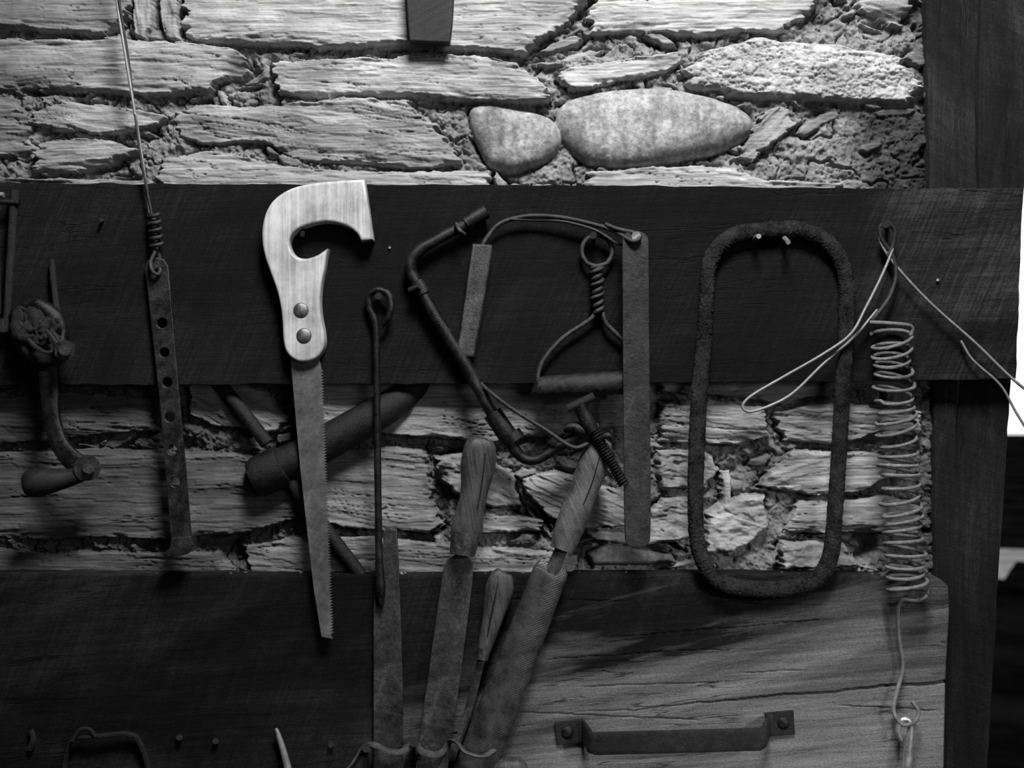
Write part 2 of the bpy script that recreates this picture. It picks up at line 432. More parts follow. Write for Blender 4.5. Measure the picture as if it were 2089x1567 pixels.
NM=len(ST)
rr_=random.Random(12)
for i in range(210):
    lowr=rr_.random()<0.45
    cx=rr_.uniform(-120,1900); cy=rr_.uniform(790,1170) if lowr else rr_.uniform(-20,390)
    w_=rr_.uniform(14,64); h_=rr_.uniform(5,15); an=rr_.uniform(-.5,.5)
    if rr_.random()<.15: an+=1.3
    pl=[]
    for q in range(6):
        th=q*math.pi/3+rr_.uniform(-.25,.25); x_=w_*math.cos(th)*rr_.uniform(.75,1.1); y_=h_*math.sin(th)*rr_.uniform(.8,1.2)
        pl.append((cx+x_*math.cos(an)-y_*math.sin(an),cy+x_*math.sin(an)+y_*math.cos(an)))
    dk=1.0 if cy<400 else (0.45 if cx<900 else 0.85)  # lower shards painted dimmer, most at left, following the light
    ST.append((pl,rr_.uniform(.28,.44)*dk,rr_.uniform(16,28),5,'s',an))
# mortar
lump=fbm(X/30,Y_/26,51,6,0.60); fine=fbm(X/9,Y_/9,61,3,0.65)
H=3+36*np.clip(lump-0.25,0,1)+9*(fine-0.5)+3*low
cr=np.abs(fbm(X/60,Y_/50,71,3)-0.5); H-=(14-5*low)*np.clip(1-cr/0.03,0,1)
cr=np.abs(fbm(X/24,Y_/22,75,3)-0.5); H-=(6-2*low)*np.clip(1-cr/0.03,0,1)
tone=0.30+0.20*(fbm(X/60,Y_/60,81,3)-0.5)+0.10*(fine-0.5)+0.12*(lump-.5)
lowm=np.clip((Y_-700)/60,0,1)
tone=tone*(1-lowm*(0.50-0.36*np.clip((X-500)/900,0,1)))  # mortar painted dimmer low down and left, following the light
stone=np.zeros_like(X); outd=np.full_like(X,99.)
HS=np.full_like(X,-99.)
chip=fbm(X/34,Y_/16,1301,4,0.6)
rt=random.Random(77)
for si,(poly,tn,hh,ed,kind,ang) in enumerate(ST):
    tiltv=rt.uniform(-0.14,0.08); tiltu=rt.uniform(-0.03,0.03)
    pa=np.array(poly,float); x0,y0=pa.min(0)-45; x1,y1=pa.max(0)+45
    i0=max(0,int((y0-ys[0])/STEP)); i1=min(len(ys),int((y1-ys[0])/STEP)+1)
    j0=max(0,int((x0-xs[0])/STEP)); j1=min(len(xs),int((x1-xs[0])/STEP)+1)
    if i1<=i0 or j1<=j0: continue
    sl=(slice(i0,i1),slice(j0,j1))
    if kind=='p': qx=X[sl]+4*(fbm(X[sl]/40,Y_[sl]/40,13,3)-.5); qy=Y_[sl]+4*(fbm(X[sl]/40,Y_[sl]/40,17,3)-.5)
    elif si>=NM or kind=='v': qx=X[sl]+8*(fbm(X[sl]/14,Y_[sl]/8,13,3)-.5); qy=Y_[sl]+6*(fbm(X[sl]/14,Y_[sl]/14,17,3)-.5)
    else: qx=wx[sl]; qy=wy[sl]
    if kind=='v': kind='s'; ed=5
    elif kind=='s' and si<NM: ed=3.0+22*np.clip(chip[sl]-0.46,0,1)
    dist=np.full(qx.shape,1e9); ins=np.zeros(qx.shape,bool); L=len(pa)
    for k_ in range(L):
        a=pa[k_]; b2=pa[(k_+1)%L]; e=b2-a
        t=np.clip(((qx-a[0])*e[0]+(qy-a[1])*e[1])/(e@e+1e-9),0,1)
        dist=np.minimum(dist,np.hypot(qx-a[0]-t*e[0],qy-a[1]-t*e[1]))
        cnd=((a[1]>qy)!=(b2[1]>qy))
        if a[1]!=b2[1]:
            ins^=cnd&(qx<(b2[0]-a[0])*(qy-a[1])/(b2[1]-a[1])+a[0])
    ca,sa=math.cos(ang),math.sin(ang)
    xx=X[sl]; yy=Y_[sl]
    u=xx*ca+yy*sa; v=-xx*sa+yy*ca
    cu_,cv_=pa[:,0].mean(),pa[:,1].mean(); vc=-cu_*sa+cv_*ca; uc=cu_*ca+cv_*sa
    v0=v
    v=v+(24 if si in (13,14,15) else 9)*(fbm(u/150,v/80,100+si,3)-0.5)
    t=np.clip(dist/ed,0,1)
    if kind=='s':
        prof=1-(1-t)**1.5
        gr=fbm(u/110,v/4.5,200+si,4,0.66)-0.5
        Tn=fbm(u/230,v/24,300+si,4,0.5)*6; fr=Tn-np.floor(Tn); ter=np.floor(Tn)+np.clip(fr/0.06,0,1)
        ck1=np.abs(fbm(u/260,v/16,600+si,4)-0.5); ckm=np.clip((fbm(u/90,v/50,700+si,2)-0.46)*6,0,1)
        crk=np.clip(1-ck1/0.012,0,1)*ckm
        edge_th=np.clip((22-dist)/22,0,1)*np.clip((fbm(u/60,v/12,800+si,3)-0.47)*5,0,1)
        fc=fbm(u/90,v/50,850+si,3)-.5
        lw=0.8 if cv_>600 else 0.85
        if si>=NM: h=(hh+2*gr+tiltv*(v0-vc))*prof
        else: h=4+(hh-4+2.6*lw*(ter-3)+3.2*lw*gr-7*lw*crk-11*lw*edge_th+10*fc+tiltv*(v0-vc)+tiltu*(u-uc))*prof
        tt=tn*(0.95+0.55*gr)+0.012*(ter-3)
        tt=tt+tn*0.35*(fbm(u/90,v/40,900+si,3)-0.5)-tn*0.5*crk
    elif kind=='r':
        prof=1-(1-t)**2
        gr=np.abs(fbm(u/24,v/11,200+si,5,0.62)-0.5); lf=fbm(u/60,v/40,300+si,3)-0.5
        h=(hh+16*lf-30*np.clip(0.10-gr,0,1)*2+3*(fbm(u/8,v/6,350+si,3)-.5))*prof; tt=tn*(0.84+1.2*gr+0.3*lf)
    elif kind=='m':
        prof=1-(1-t)**1.6
        gr=fbm(u/34,v/12,200+si,5,0.6)-0.5; lf=fbm(u/60,v/40,300+si,3)-0.5
        fac=np.abs(fbm(u/50,v/34,360+si,2)-.5)
        Tn=fbm(u/70,v/26,380+si,3)*5; fr=Tn-np.floor(Tn); ter=np.floor(Tn)+np.clip(fr/0.1,0,1)
        h=4+(hh-4+18*lf+8*gr+24*np.clip(fac,0,.2)+3*(ter-2.5))*prof; tt=tn*(0.92+0.5*gr+0.4*lf)
    else:
        lf=fbm(u/80,v/60,300+si,3)-0.5; sp_=fbm(u/7,v/7,400+si,3)-0.5
        prof=np.sqrt(np.clip(1-(1-t)**2,0,1)); 
        h=(hh+8*lf+1.0*sp_)*prof+1; tt=tn*(0.95+0.6*sp_+0.9*(fbm(u/14,v/70,500+si,4)-0.5)+0.4*lf)
    hcur=H[sl]
    if si>=NM: use=ins&(stone[sl]==0)&(h>hcur-6)
    else: use=ins&((stone[sl]==0)|(h>HS[sl]))&(h>hcur-(14 if kind!='p' else 60))
    H[sl]=np.where(use,np.where(h>0,h,0),hcur)
    HS[sl]=np.where(use,h,HS[sl])
    tone[sl]=np.where(use,tt,tone[sl])
    stone[sl]=np.where(use,{'s':1.0,'r':0.25,'p':0.0,'m':0.5}[kind]+0.001,stone[sl])
    outd[sl]=np.where(ins,0,np.minimum(outd[sl],dist))
nearv=fbm(X/50,Y_/30,555,3)
H=np.where(stone==0,H-(2.5+(36-8*low)*np.clip(nearv-0.46,0,1)*3)*np.exp(-outd/5.5),H)
H+=1.2*(fbm(X/5,Y_/5,991,2)-0.5)
def void(cx,cy,rx,ry,dep):
    global H
    H-=dep*np.exp(-(((X-cx)/rx)**2+((Y_-cy)/ry)**2)**2)
void(1140,25,50,40,10); void(1765,1115,28,30,45); void(500,150,30,40,26); void(470,1130,22,28,24); void(900,1020,16,60,22); void(1510,955,30,25,18)
void(350,905,40,16,20); void(1690,30,30,40,10); void(1820,50,60,30,14); void(340,850,30,50,20); void(1060,1060,30,40,14); void(1310,950,30,60,16)
H=np.clip(H,-34,56)
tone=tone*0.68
tone=tone*np.where(Y_<500,1.0-0.25*np.clip((250-X)/400,0,1),0.90-0.15*np.clip((500-X)/300,0,1))  # light falloff painted into tone: dimmer to the left and lower down
# shade painted into the stone tone at upper right
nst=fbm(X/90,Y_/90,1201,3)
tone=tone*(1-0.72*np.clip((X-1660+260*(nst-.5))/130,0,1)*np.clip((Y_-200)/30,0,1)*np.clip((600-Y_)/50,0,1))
tone=tone*(1-0.6*np.clip((X-1850+120*(nst-.5))/60,0,1))  # tone also darker towards the posts
DD=H*S; k=S*(D-0.02)/D
VX=(X-CX)*k; VZ=ZC+(CY-Y_)*k; VY=-DD
nr,nc=X.shape
V=np.stack([VX,VY,VZ],-1).reshape(-1,3)
idx=np.arange(nr*nc).reshape(nr,nc)
Q=np.stack([idx[:-1,:-1],idx[1:,:-1],idx[1:,1:],idx[:-1,1:]],-1).reshape(-1,4)
ext=[]; base=len(V); x0_,x1_,z0_,z1_=VX.min(),VX.max(),VZ.min(),VZ.max()
def rect(a,b_,c,d_):
    return [(a,-0.012,c),(b_,-0.012,c),(b_,-0.012,d_),(a,-0.012,d_)]
ex=rect(-3,x1_,z1_-0.005,2.9)+rect(-3,x0_+0.005,0,z1_)+rect(x0_,x1_,0,z0_+0.005)
V=np.vstack([V,np.array(ex)]); Q=np.vstack([Q,base+np.arange(12).reshape(3,4)])
def bigmesh(name,V,Q,mat):
    me=bpy.data.meshes.new(name)
    me.vertices.add(len(V)); me.vertices.foreach_set('co',V.astype(np.float32).ravel())
    me.loops.add(len(Q)*4); me.loops.foreach_set('vertex_index',Q.astype(np.int32).ravel())
    me.polygons.add(len(Q)); me.polygons.foreach_set('loop_start',np.arange(0,len(Q)*4,4,dtype=np.int32))
    me.update(calc_edges=True); me.validate()
    me.polygons.foreach_set('use_smooth',np.ones(len(Q),bool))
    me.materials.append(mat)
    o=bpy.data.objects.new(name,me); col.objects.link(o); return o,me
wall,me=bigmesh('wall_back',V,Q,M['wall'])
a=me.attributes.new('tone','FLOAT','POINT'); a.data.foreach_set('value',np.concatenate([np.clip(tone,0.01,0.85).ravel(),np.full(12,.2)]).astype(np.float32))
a=me.attributes.new('stone','FLOAT','POINT'); a.data.foreach_set('value',np.concatenate([stone.ravel(),np.full(12,.3)]).astype(np.float32))
tag(wall,'dry slate stone wall with crumbling mortar and two rounded cobbles','wall',kind='structure')

# room shell
def box(name,x0,x1,y0,y1,z0,z1,mat,label,cat,kind='structure'):
    v=[(x,y,z) for x in (x0,x1) for y in (y0,y1) for z in (z0,z1)]
    f=[(0,1,3,2),(4,6,7,5),(0,4,5,1),(2,3,7,6),(0,2,6,4),(1,5,7,3)]
    o=mk(name,v,f,mat,False); tag(o,label,cat,kind=kind); return o
box('floor',-3,0.75,-4,0.1,-0.06,0,M['floor'],'packed earth floor of the shed','floor')
box('ceiling',-3,0.75,-4,0.1,2.9,2.98,M['ceil'],'sooty boarded ceiling','ceiling')
box('ground',-20,20,0.11,35,-0.05,0.0,M['ground'],'dark grassy ground outside the shed','ground')
vs=[]; 
for i in range(81):
    x=i*0.25-8
    for e,y0 in ((0,8.2),(1,9.2)):
        vs.append((x,y0+1.2*mnoise.noise(Vector((x*1.7,e*5.0,1.3))),0.01))
tag(mk('gravel_path',vs,[(2*i,2*i+2,2*i+3,2*i+1) for i in range(80)],M['path']),'pale gravel path across the grass','path',kind='structure')

# ---------------------------------------------------------------- boards & posts
o=slab('trim_1',wob([(1888,-140),(1962,-140),(1952,600),(1945,1240),(1940,1700),(1905,1700),(1912,1240),(1905,600),(1895,200)],30,3,5),-0.03,0.022,M['post'],bevel=2)
tag(o,'dark narrow upright timber beside the stones','timber',kind='structure')
o=slab('post',wob([(1955,-140),(2112,-140),(2097,170),(2060,780),(2030,1250),(2005,1700),(1930,1700),(1940,1250),(1962,780),(1952,300)],30,3,9),-0.09,0.0219,M['post'],bevel=3)
tag(o,'rough dark timber post supporting the boards','post',kind='structure')
o=slab('trim_2',wob([(2010,-140),(2125,-140),(2100,200),(2088,380),(2084,420),(2000,420),(1998,200)],30,3,3),0.0225,0.034,M['post'],bevel=2)
tag(o,'rough dark upright timber facing','timber',kind='structure')
o=slab('tool_board',wob([(-170,374),(400,377),(1000,378),(1840,386),(2086,386),(2078,600),(2071,771),(1850,776),(1000,781),(-170,785)],14,2.4,1),0.0345,0.05,M['board'],bevel=1.5)
tag(o,'wide dark rough-sawn board fixed across the stone wall','board')

# lower plank
def topy(x): return np.interp(x,[-170,740,1500,1800,1828,1840,1905,1922,1940],[1168,1174,1170,1174,1181,1172,1170,1180,1196])+1.6*(fbm(x/30,x*0,701,3)-.5)*2
def rightx(y): return np.interp(y,[1160,1200,1250,1392,1700],[1926,1936,1938,1930,1924])
nu_,nv_=1054,268
uu=np.linspace(0,1,nu_); vv=np.linspace(0,1,nv_)
UU,VV=np.meshgrid(uu,vv)
PX=-170+UU*(1938+170); PY=topy(PX)+VV*(1700-topy(PX)); PX=-170+UU*(rightx(PY)+170)
crx=np.interp(PX,[1060,1200,1300,1400,1500,1600,1700,1780,1860,1940],[1466,1452,1448,1436,1429,1418,1413,1402,1398,1392])+5*(fbm(PX/25,PX*0,711,3)-.5)
wd=np.interp(PX,[1060,1250,1600,1940],[0.2,0.9,1.5,2.4])
dep=0.045+0.0006*(fbm(PX/200,PY/60,721,3)-.5)*2
dep-=0.006*np.clip(1.6-np.abs(PY-crx)/wd,0,1)*np.clip((PX-1100)/400,0,1)
for (cxa,cya,cxb,cyb,w_) in ((1040,1452,1440,1470,1.0),(1180,1400,1480,1392,0.9),(1500,1372,1650,1368,0.9),(900,1500,1100,1478,.8),(1700,1440,1925,1452,1.0),(1000,1220,1300,1228,.7),(1250,1300,1700,1262,.8),(1100,1345,1500,1322,.7)):
    cy_=cya+(PX-cxa)*(cyb-cya)/(cxb-cxa)+6*(fbm(PX/60,PX*0,int(cxa),3)-.5)
    dep-=0.003*np.clip(1.5-np.abs(PY-cy_)/w_,0,1)*np.clip((PX-cxa)/30,0,1)*np.clip((cxb-PX)/30,0,1)
edge=np.minimum((PY-topy(PX)),(rightx(PY)-PX)); dep-=0.0025*np.clip(1-edge/5,0,1)**2
kk=S*(D-0.045)/D
FX=(PX-CX)*kk; FZ=ZC+(CY-PY)*kk; FY=-dep
Vf=np.stack([FX,FY,FZ],-1).reshape(-1,3); idf=np.arange(nu_*nv_).reshape(nv_,nu_)
Qf=np.stack([idf[:-1,:-1],idf[1:,:-1],idf[1:,1:],idf[:-1,1:]],-1).reshape(-1,4)
bt=Vf[idf[0]].copy(); bt[:,1]=-0.012; br=Vf[idf[:,-1]].copy(); br[:,1]=-0.012
b0=len(Vf); b1=b0+nu_
Vf=np.vstack([Vf,bt,br])
Qt=np.stack([idf[0,:-1],idf[0,1:],b0+np.arange(1,nu_),b0+np.arange(nu_-1)],-1)
Qr=np.stack([idf[:-1,-1],idf[1:,-1],b1+np.arange(1,nv_),b1+np.arange(nv_-1)],-1)
cen=np.array([(Vf[:,0].min()+Vf[:,0].max())/2,-0.03,(Vf[:,2].min()+Vf[:,2].max())/2])
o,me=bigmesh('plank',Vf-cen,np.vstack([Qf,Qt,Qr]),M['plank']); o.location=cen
tag(o,'wide dark weathered plank with a long split and a painted patch of light','plank')

# crumbs
vs=[];fs=[]
for i in range(170):
    px=random.uniform(-50,1890); r=random.choice([1.5,2,2.5,3.5,5])*random.uniform(.7,1.2)
    c=P(px,1171+ (3 if px<1600 else 6),0.036-random.uniform(0,0.012)); c.z+=r*S*0.6
    b0=len(vs)
    for a_ in range(3):
        for q in range(6):
            th=q*math.pi/3+random.uniform(-.3,.3); rr=r*S*(0.9,1.0,0.5)[a_]*random.uniform(.7,1.1)
            vs.append((c.x+rr*math.cos(th),c.y+rr*math.sin(th),c.z+(a_-1)*r*S*0.7))
    for a_ in range(2):
        for q in range(6): fs.append((b0+a_*6+q,b0+a_*6+(q+1)%6,b0+(a_+1)*6+(q+1)%6,b0+(a_+1)*6+q))
    fs.append(tuple(b0+12+q for q in range(6)))
    fs.append(tuple(b0+5-q for q in range(6)))
tag(mk('mortar_crumbs',vs,fs,M['crumb'],False),'crumbs of fallen mortar along the plank ledge','rubble',kind='stuff')

# ---------------------------------------------------------------- handsaw
B=0.05
t=thing('pruning_saw','handsaw with pale wooden pistol handle and two rivets','saw',P(640,700,B+0.01))
pts=[(742,367),(759,487),(737,490),(729,473),(704,457),(668,449),(630,456),(602,467),(588,485),(588,505),(600,523),(618,530),(640,526),(664,513),(661,545),(653,578),(650,612),(652,645),(661,685),(659,712),(646,730),(625,738),(604,736),(586,722),(578,698),(577,650),(569,600),(552,555),(538,515),(534,475),(541,435),(560,405),(598,382),(650,373),(700,369)]
slab('handle',inset(chaikin(pts,(0,1,2,13),2),4.2),B+0.0005,B+0.024,M['sawhandle'],bevel=5.5,parent=t,smooth=True)
bl=[(590,700),(645,700),(656,755)]
n=92
for i in range(n):
    y=757+(1296-757)*i/n; x=656+(677-656)*i/n
    bl+= [(x+3,y),(x-2.6,y+4.9)]
bl+=[(678,1303),(656,1299),(640,1200),(612,950)]
slab('blade',bl,B+0.010,B+0.0125,M['blade'],bevel=0.3,parent=t)
for (x,y) in ((614,633),(620,685)):
    blob('rivet',x,y,B+0.024,15,15,5,M['rivet'],0.02,60,t,24,12)
def nail(px,py,d0=B-0.01,d1=B+0.03,px2=None,py2=None,r=3.5,mat='dwire',lab='rusty iron nail in the board',head=True):
    px2=px if px2 is None else px2; py2=py-3 if py2 is None else py2
    t=thing('nail',lab,'nail',P(px,py,d0),'nails in the tool board')
    sweep('shaft',[(px,py,d0),(px2,py2,d1)],r,M[mat],n=3,parent=t,seg=10)
    if head: sweep('head',[(px2,py2,d1-0.001),(px2+ (px2-px)*0.03,py2,d1+0.0015)],r*1.8,M[mat],n=2,parent=t,seg=14)
nail(619,462,B-0.01,B+0.02,617,478,5,'rust',head=False)

# perforated strap + wire
t=thing('hanging_wire','twisted wire hanging down with a hooked end','wire',P(300,300,B))
sweep('wire',[(222,-140,0.06),(238,0,0.06),(262,150,0.062),(288,310,0.062),(306,435,0.062)],3.0,M['wire'],parent=t,n=12,seg=8)
sweep('wire',[(226,-140,0.064),(243,0,0.063),(262,120,0.058),(284,300,0.065),(310,440,0.064)],2.4,M['dwire'],parent=t,n=12,seg=8)
tw=[]
for i in range(60):
    a=i/59; tw.append((314+a*6+11*math.cos(a*2*math.pi*4.5),436+a*68,0.062+0.006*math.sin(a*2*math.pi*4.5)))
tw+=[(316,515,0.064),(308,532,0.066),(310,552,0.070),(322,560,0.066),(328,545,0.058),(324,520,0.058),(318,500,0.06)]
sweep('twist',tw,4.2,M['dwire'],parent=t,n=3,seg=8)
t=thing('perforated_strap','long flat iron strap with punched holes and bent foot','strap',P(345,1100,B+.005))
o=slab('strap',[(297,545),(301,533),(316,526),(333,531),(341,543),(365,820),(389,1108),(351,1114),(328,830)],B+0.006,B+0.011,M['strapm'],
  holes=[circ(320,556,9),circ(330,659,12),circ(335,719,11.5),circ(341,780,11.5),circ(346,851,11.5),circ(351,918,11.5),circ(357,984,11.5)],bevel=1.8,parent=t,smooth=True)
slab('foot',[(351,1100),(388,1096),(392,1112),(378,1130),(345,1134),(334,1130),(348,1120)],B+0.006,B+0.028,M['strapm'],bevel=2,parent=t)

# eye rod
sweep_pts=[(778,1243,.061),(777,1225,.061),(776,1195,.061),(773,1120,.061),(770,900,.061),(768,720,.061),(766,660,.061),(754,628,.061),(753,602,.062),(770,592,.064),(790,598,.066),(798,622,.068),(792,648,.068),(779,664,.064)]
o=sweep('eye_rod',sweep_pts,[1.5,7,10,7.5,7,7,7,7,7,7,7,7,6.5,5],M['darkm'],n=8,seg=12,rough=0.08)
tag(o,'thin dark iron rod with a bent eye and pointed tip','rod')
nail(772,606,B-0.01,B+0.025,772,604,4,'rust')

# crank
t=thing('hand_crank','rusty iron crank arm with wooden grip bound in cloth','crank',P(110,700,B))
sweep('hanger_hook',[(106,530,.056),(108,560,.058),(112,600,.06),(118,650,.065)],[4,7,6,8],M['rust'],parent=t,rough=.15)
sweep('clamp_jaw',[(62,622,.066),(50,640,.07),(48,668,.072),(60,700,.072),(88,722,.072),(120,728,.072)],[(12,14),(20,20),(26,24),(26,24),(24,22),(20,18)],M['rust'],parent=t,rough=.22,rs=110,seg=20)
sweep('clamp_jaw',[(25,640,.07),(45,628,.072),(75,622,.074),(105,640,.074),(122,668,.072),(128,700,.07)],[(7,8),(10,10),(14,14),(16,14),(15,14),(13,12)],M['darkm'],parent=t,rough=.15,rs=110,seg=20)
blob('cloth_knot',84,676,B+0.026,40,42,30,M['rust'],0.4,90,t,60,36)
for q in range(9):
    a=q*0.75
    sweep('binding',[(84+46*math.cos(a+k2*.5),675+44*math.sin(a*1.3+k2*.6),B+0.038+0.010*math.sin(k2*.7+q)) for k2 in range(6)],3,M['dwire'],parent=t,seg=6)
sweep('bolt',[(132,714,B+.03),(132,714,B+.052)],21,M['darkm'],parent=t,seg=6,n=3)
sweep('bolt',[(132,714,B+.05),(132,714,B+.058)],11,M['strapm'],parent=t,seg=16,n=3)
sweep('arm',[(98,735,.066),(102,790,.068),(106,850,.07),(122,905,.072),(150,940,.074),(184,958,.074)],[(19,10),(18,9),(15,9),(17,9),(19,9),(20,9)],M['darkm'],parent=t,section='box',seg=20,rough=.05)
sweep('pivot_disc',[(178,955,.066),(178,955,.086)],25,M['darkm'],parent=t,seg=28,n=3)
sweep('pivot_nut',[(181,955,.084),(181,955,.094)],12,M['strapm'],parent=t,seg=6,n=3)
sweep('grip',[(168,968,.08),(140,975,.08),(110,980,.082),(75,985,.082),(55,988,.082),(50,989,.082)],[14,18,23,28,24,10],M['dwood'],parent=t,seg=20)

# clamp rod
t=thing('rod_clamp','pair of thin dark rods joined by a cross bar','clamp',P(20,500,B))
sweep('rod',[(30,388,.066),(22,520,.066),(12,676,.066)],[9,8,7],M['rust'],parent=t,rough=.08)
sweep('rod',[(-8,388,.062),(-6,500,.062),(-4,640,.062)],6,M['rust'],parent=t,rough=.08)
sweep('cross_bar',[(-20,410,.07),(40,414,.07)],6,M['darkm'],parent=t,n=3)
sweep('cross_bar',[(-20,395,.07),(8,398,.07)],5,M['wire'],parent=t,n=3)
sweep('rod_foot',[(6,650,.066),(6,678,.066)],9,M['rust'],parent=t,n=3)

# bent frame with tightening screw
t=thing('saw_frame','bent dark steel bow saw frame with tightening screw','saw frame',P(950,740,B))
sweep('frame_tube',[(984,438,.066),(940,463,.066),(885,492,.066),(852,514,.066),(837,543,.066),(852,583,.066),(900,665,.066),(950,745,.066),(1005,845,.066),(1045,910,.066),(1068,935,.066),(1095,938,.068),(1135,915,.07),(1190,882,.074)],
  [13,11,11,12,12,12,13,13,12,12,10,10,10,10],M['darkm'],parent=t,n=8,seg=16,rough=.05)
sweep('end_socket',[(992,430,.066),(950,456,.066)],15,M['darkm'],parent=t,n=3,seg=8)
sweep('clip',[(930,456,.074),(938,470,.08),(948,478,.074)],4,M['sleeve'],parent=t,seg=8)
sweep('collar',[(850,574,.066),(864,600,.066)],15.5,M['darkm'],parent=t,n=3,seg=16)
sweep('collar_pin',[(836,592,.07),(856,584,.078)],6,M['rust'],parent=t,n=3,seg=8)
sweep('sleeve',[(1004,842,.066),(1042,898,.066)],19,M['darkm'],parent=t,n=4,seg=18)
sweep('sleeve',[(1040,885,.066),(1050,900,.066)],22,M['darkm'],parent=t,n=2,seg=18)
th=[]
for i in range(48):
    a=i/47; th.append((1200+a*72,858+a*130,.084))
sweep('screw',th,[(8.5+4*(i%2)) for i in range(48)],M['darkm'],parent=t,smooth_path=False,seg=14)
sweep('screw_barrel',[(1182,826,.084),(1208,880,.084)],[15,14],M['darkm'],parent=t,n=6,seg=14,rough=.12,rs=300)
sweep('crossbar',[(1158,834,.086),(1212,808,.086)],8.5,M['rust'],parent=t,n=4,seg=12,rough=.12,rs=300)
sweep('wing_nut',[(1222,896,.088),(1240,888,.09),(1250,898,.088)],[5,7,4],M['darkm'],parent=t,n=4,seg=10)
sweep('yoke',[(1150,875,.078),(1170,872,.08),(1200,880,.08),(1222,868,.08)],[8,11,13,8],M['darkm'],parent=t,seg=12)

# flat bar, wire and sleeve
t=thing('flat_bar','long flat rusty steel bar hung with wire and sleeve','bar',P(1296,485,B))
slab('bar',chaikin([(1271,500),(1272,478),(1296,470),(1320,480),(1322,500),(1324,800),(1327,1095),(1320,1113),(1300,1118),(1280,1112),(1276,1095),(1273,800)],(),2),B+0.030,B+0.035,M['bar'],bevel=1.8,parent=t,holes=[circ(1296,486,8)],smooth=True)
sweep('wire_loop',[(982,505,.064),(996,482,.064),(1022,455,.064),(1075,441,.064),(1140,443,.066),(1200,455,.068),(1250,470,.074),(1290,492,.09),(1305,484,.09),(1290,474,.084),(1262,468,.08),(1236,458,.072)],4.5,M['dwire'],parent=t,n=10,seg=8)
sweep('wire_strand',[(1040,447,.066),(1090,449,.062),(1150,452,.066),(1215,470,.068),(1262,498,.07),(1284,492,.075)],3.2,M['dwire'],parent=t,n=10,seg=8)
slab('sleeve',inset([(965,498),(1003,500),(1003,512),(968,728),(934,728),(934,715)],4),B+.008,B+.022,M['sleeve'],bevel=5,parent=t,smooth=True)
sweep('lower_wire',[(948,720,.062),(975,775,.066),(1010,808,.082),(1050,838,.082),(1110,875,.084),(1168,912,.084),(1200,905,.08)],4,M['dwire'],parent=t,n=8,seg=8)
nail(1297,486,B-.01,B+.04,1298,482,5,'bright')

# bail handle
t=thing('bail_handle','twisted wire loop carrying a dark round wooden grip','handle',P(1218,500,B))
def twist2(x0,y0,x1,y1,turns,amp,ph):
    L=[]
    for i in range(40):
        a=i/39; L.append((x0+(x1-x0)*a+amp*math.cos(a*turns*2*math.pi+ph),y0+(y1-y0)*a,B+0.012+amp*S*math.sin(a*turns*2*math.pi+ph)))
    return L
loop=[(1218+31*math.sin(a),512-32*math.cos(a),B+.012) for a in np.linspace(-2.6,2.6,16)]
s1=twist2(1216,545,1222,640,3.5,8,0); s2=twist2(1216,545,1222,640,3.5,8,math.pi)
left=[(1200,655,.062),(1150,688,.062),(1112,730,.062),(1097,768,.062),(1108,790,.066)]
right=[(1238,662,.062),(1270,694,.062),(1300,740,.062),(1302,778,.062)]
sweep('wire_loop',left[::-1]+s1[::-1]+loop+s2+right,4.8,M['dwire'],parent=t,n=3,seg=8)
sweep('wire_wrap',[(1218+12*math.cos(a),545+a*4.2,B+.012+.007*math.sin(a)) for a in np.linspace(0,6*math.pi,50)],3.8,M['dwire'],parent=t,n=2,seg=8)
sweep('grip',[(1102,791,.064),(1106,791,.064),(1150,788,.064),(1230,783,.064),(1300,779,.064)],[20,22,23,23,22],M['dwood'],parent=t,seg=26,n=20,rough=.08,rs=200)
sweep('grip_end',[(1099,791,.064),(1103,791,.064)],15,M['sleeve'],parent=t,n=2)
nail(1212,488,B-.01,B+.025,1210,480,4,'rust')

# oval ring
ov=[(1442,600),(1450,530),(1492,483),(1560,470),(1635,470),(1695,503),(1724,560),(1727,650),(1716,850),(1703,1050),(1692,1140),(1655,1188),(1565,1203),(1475,1190),(1432,1140),(1419,1050),(1424,850),(1436,700)]
o=sweep('oval_ring',[(x,y,B+.0095) for x,y in ov],[(14,13),(15,14),(16,14),(16,14),(16,14),(16,14),(15,14),(15,14),(15,14),(15,14),(16,14),(16,14),(16,14),(16,14),(15,14),(15,14),(16,14),(15,14)],M['cloth'],n=64,seg=40,closed=True,rough=0.13,rs=430,wrap=0)
tag(o,'long oval ring wrapped in fuzzy dark cloth','ring')
vs=[];fs=[]
ovc=catmull(np.array(ov,float),50,True)
for i in range(5200):
    p=ovc[random.randrange(len(ovc))]; th=random.uniform(0,2*math.pi); el=random.uniform(-0.2,1.4)
    c=P(p[0]+14*math.cos(th)*math.cos(el),p[1]+14*math.sin(th)*math.cos(el),B+.0095+13*S*math.sin(el))
    dr=Vector((math.cos(th)*math.cos(el),-math.sin(el),-math.sin(th)*math.cos(el)))
    dr=(dr+Vector((random.uniform(-1,1),random.uniform(-1,1),random.uniform(-1,1)))*0.9).normalized()
    ln=random.uniform(1.5,6)*S; w=Vector((dr.z,0.3,-dr.x)).normalized()*0.5*S; w2=dr.cross(w).normalized()*0.5*S
    b0=len(vs); c=c-dr*2*S
    vs+= [c+w,c-w*0.5+w2,c-w*0.5-w2,c+dr*(ln+2*S)]
    fs+= [(b0,b0+1,b0+3),(b0+1,b0+2,b0+3),(b0+2,b0,b0+3)]
f_=mk('fuzz',[tuple(q) for q in vs],fs,M['cloth'],False); f_['kind']='stuff'; setparent(f_,o)
nail(1530,492,B-.01,B+.03,1548,482,5,'wire',head=False); nail(1592,478,B-.01,B+.032,1608,494,5,'wire',head=False)

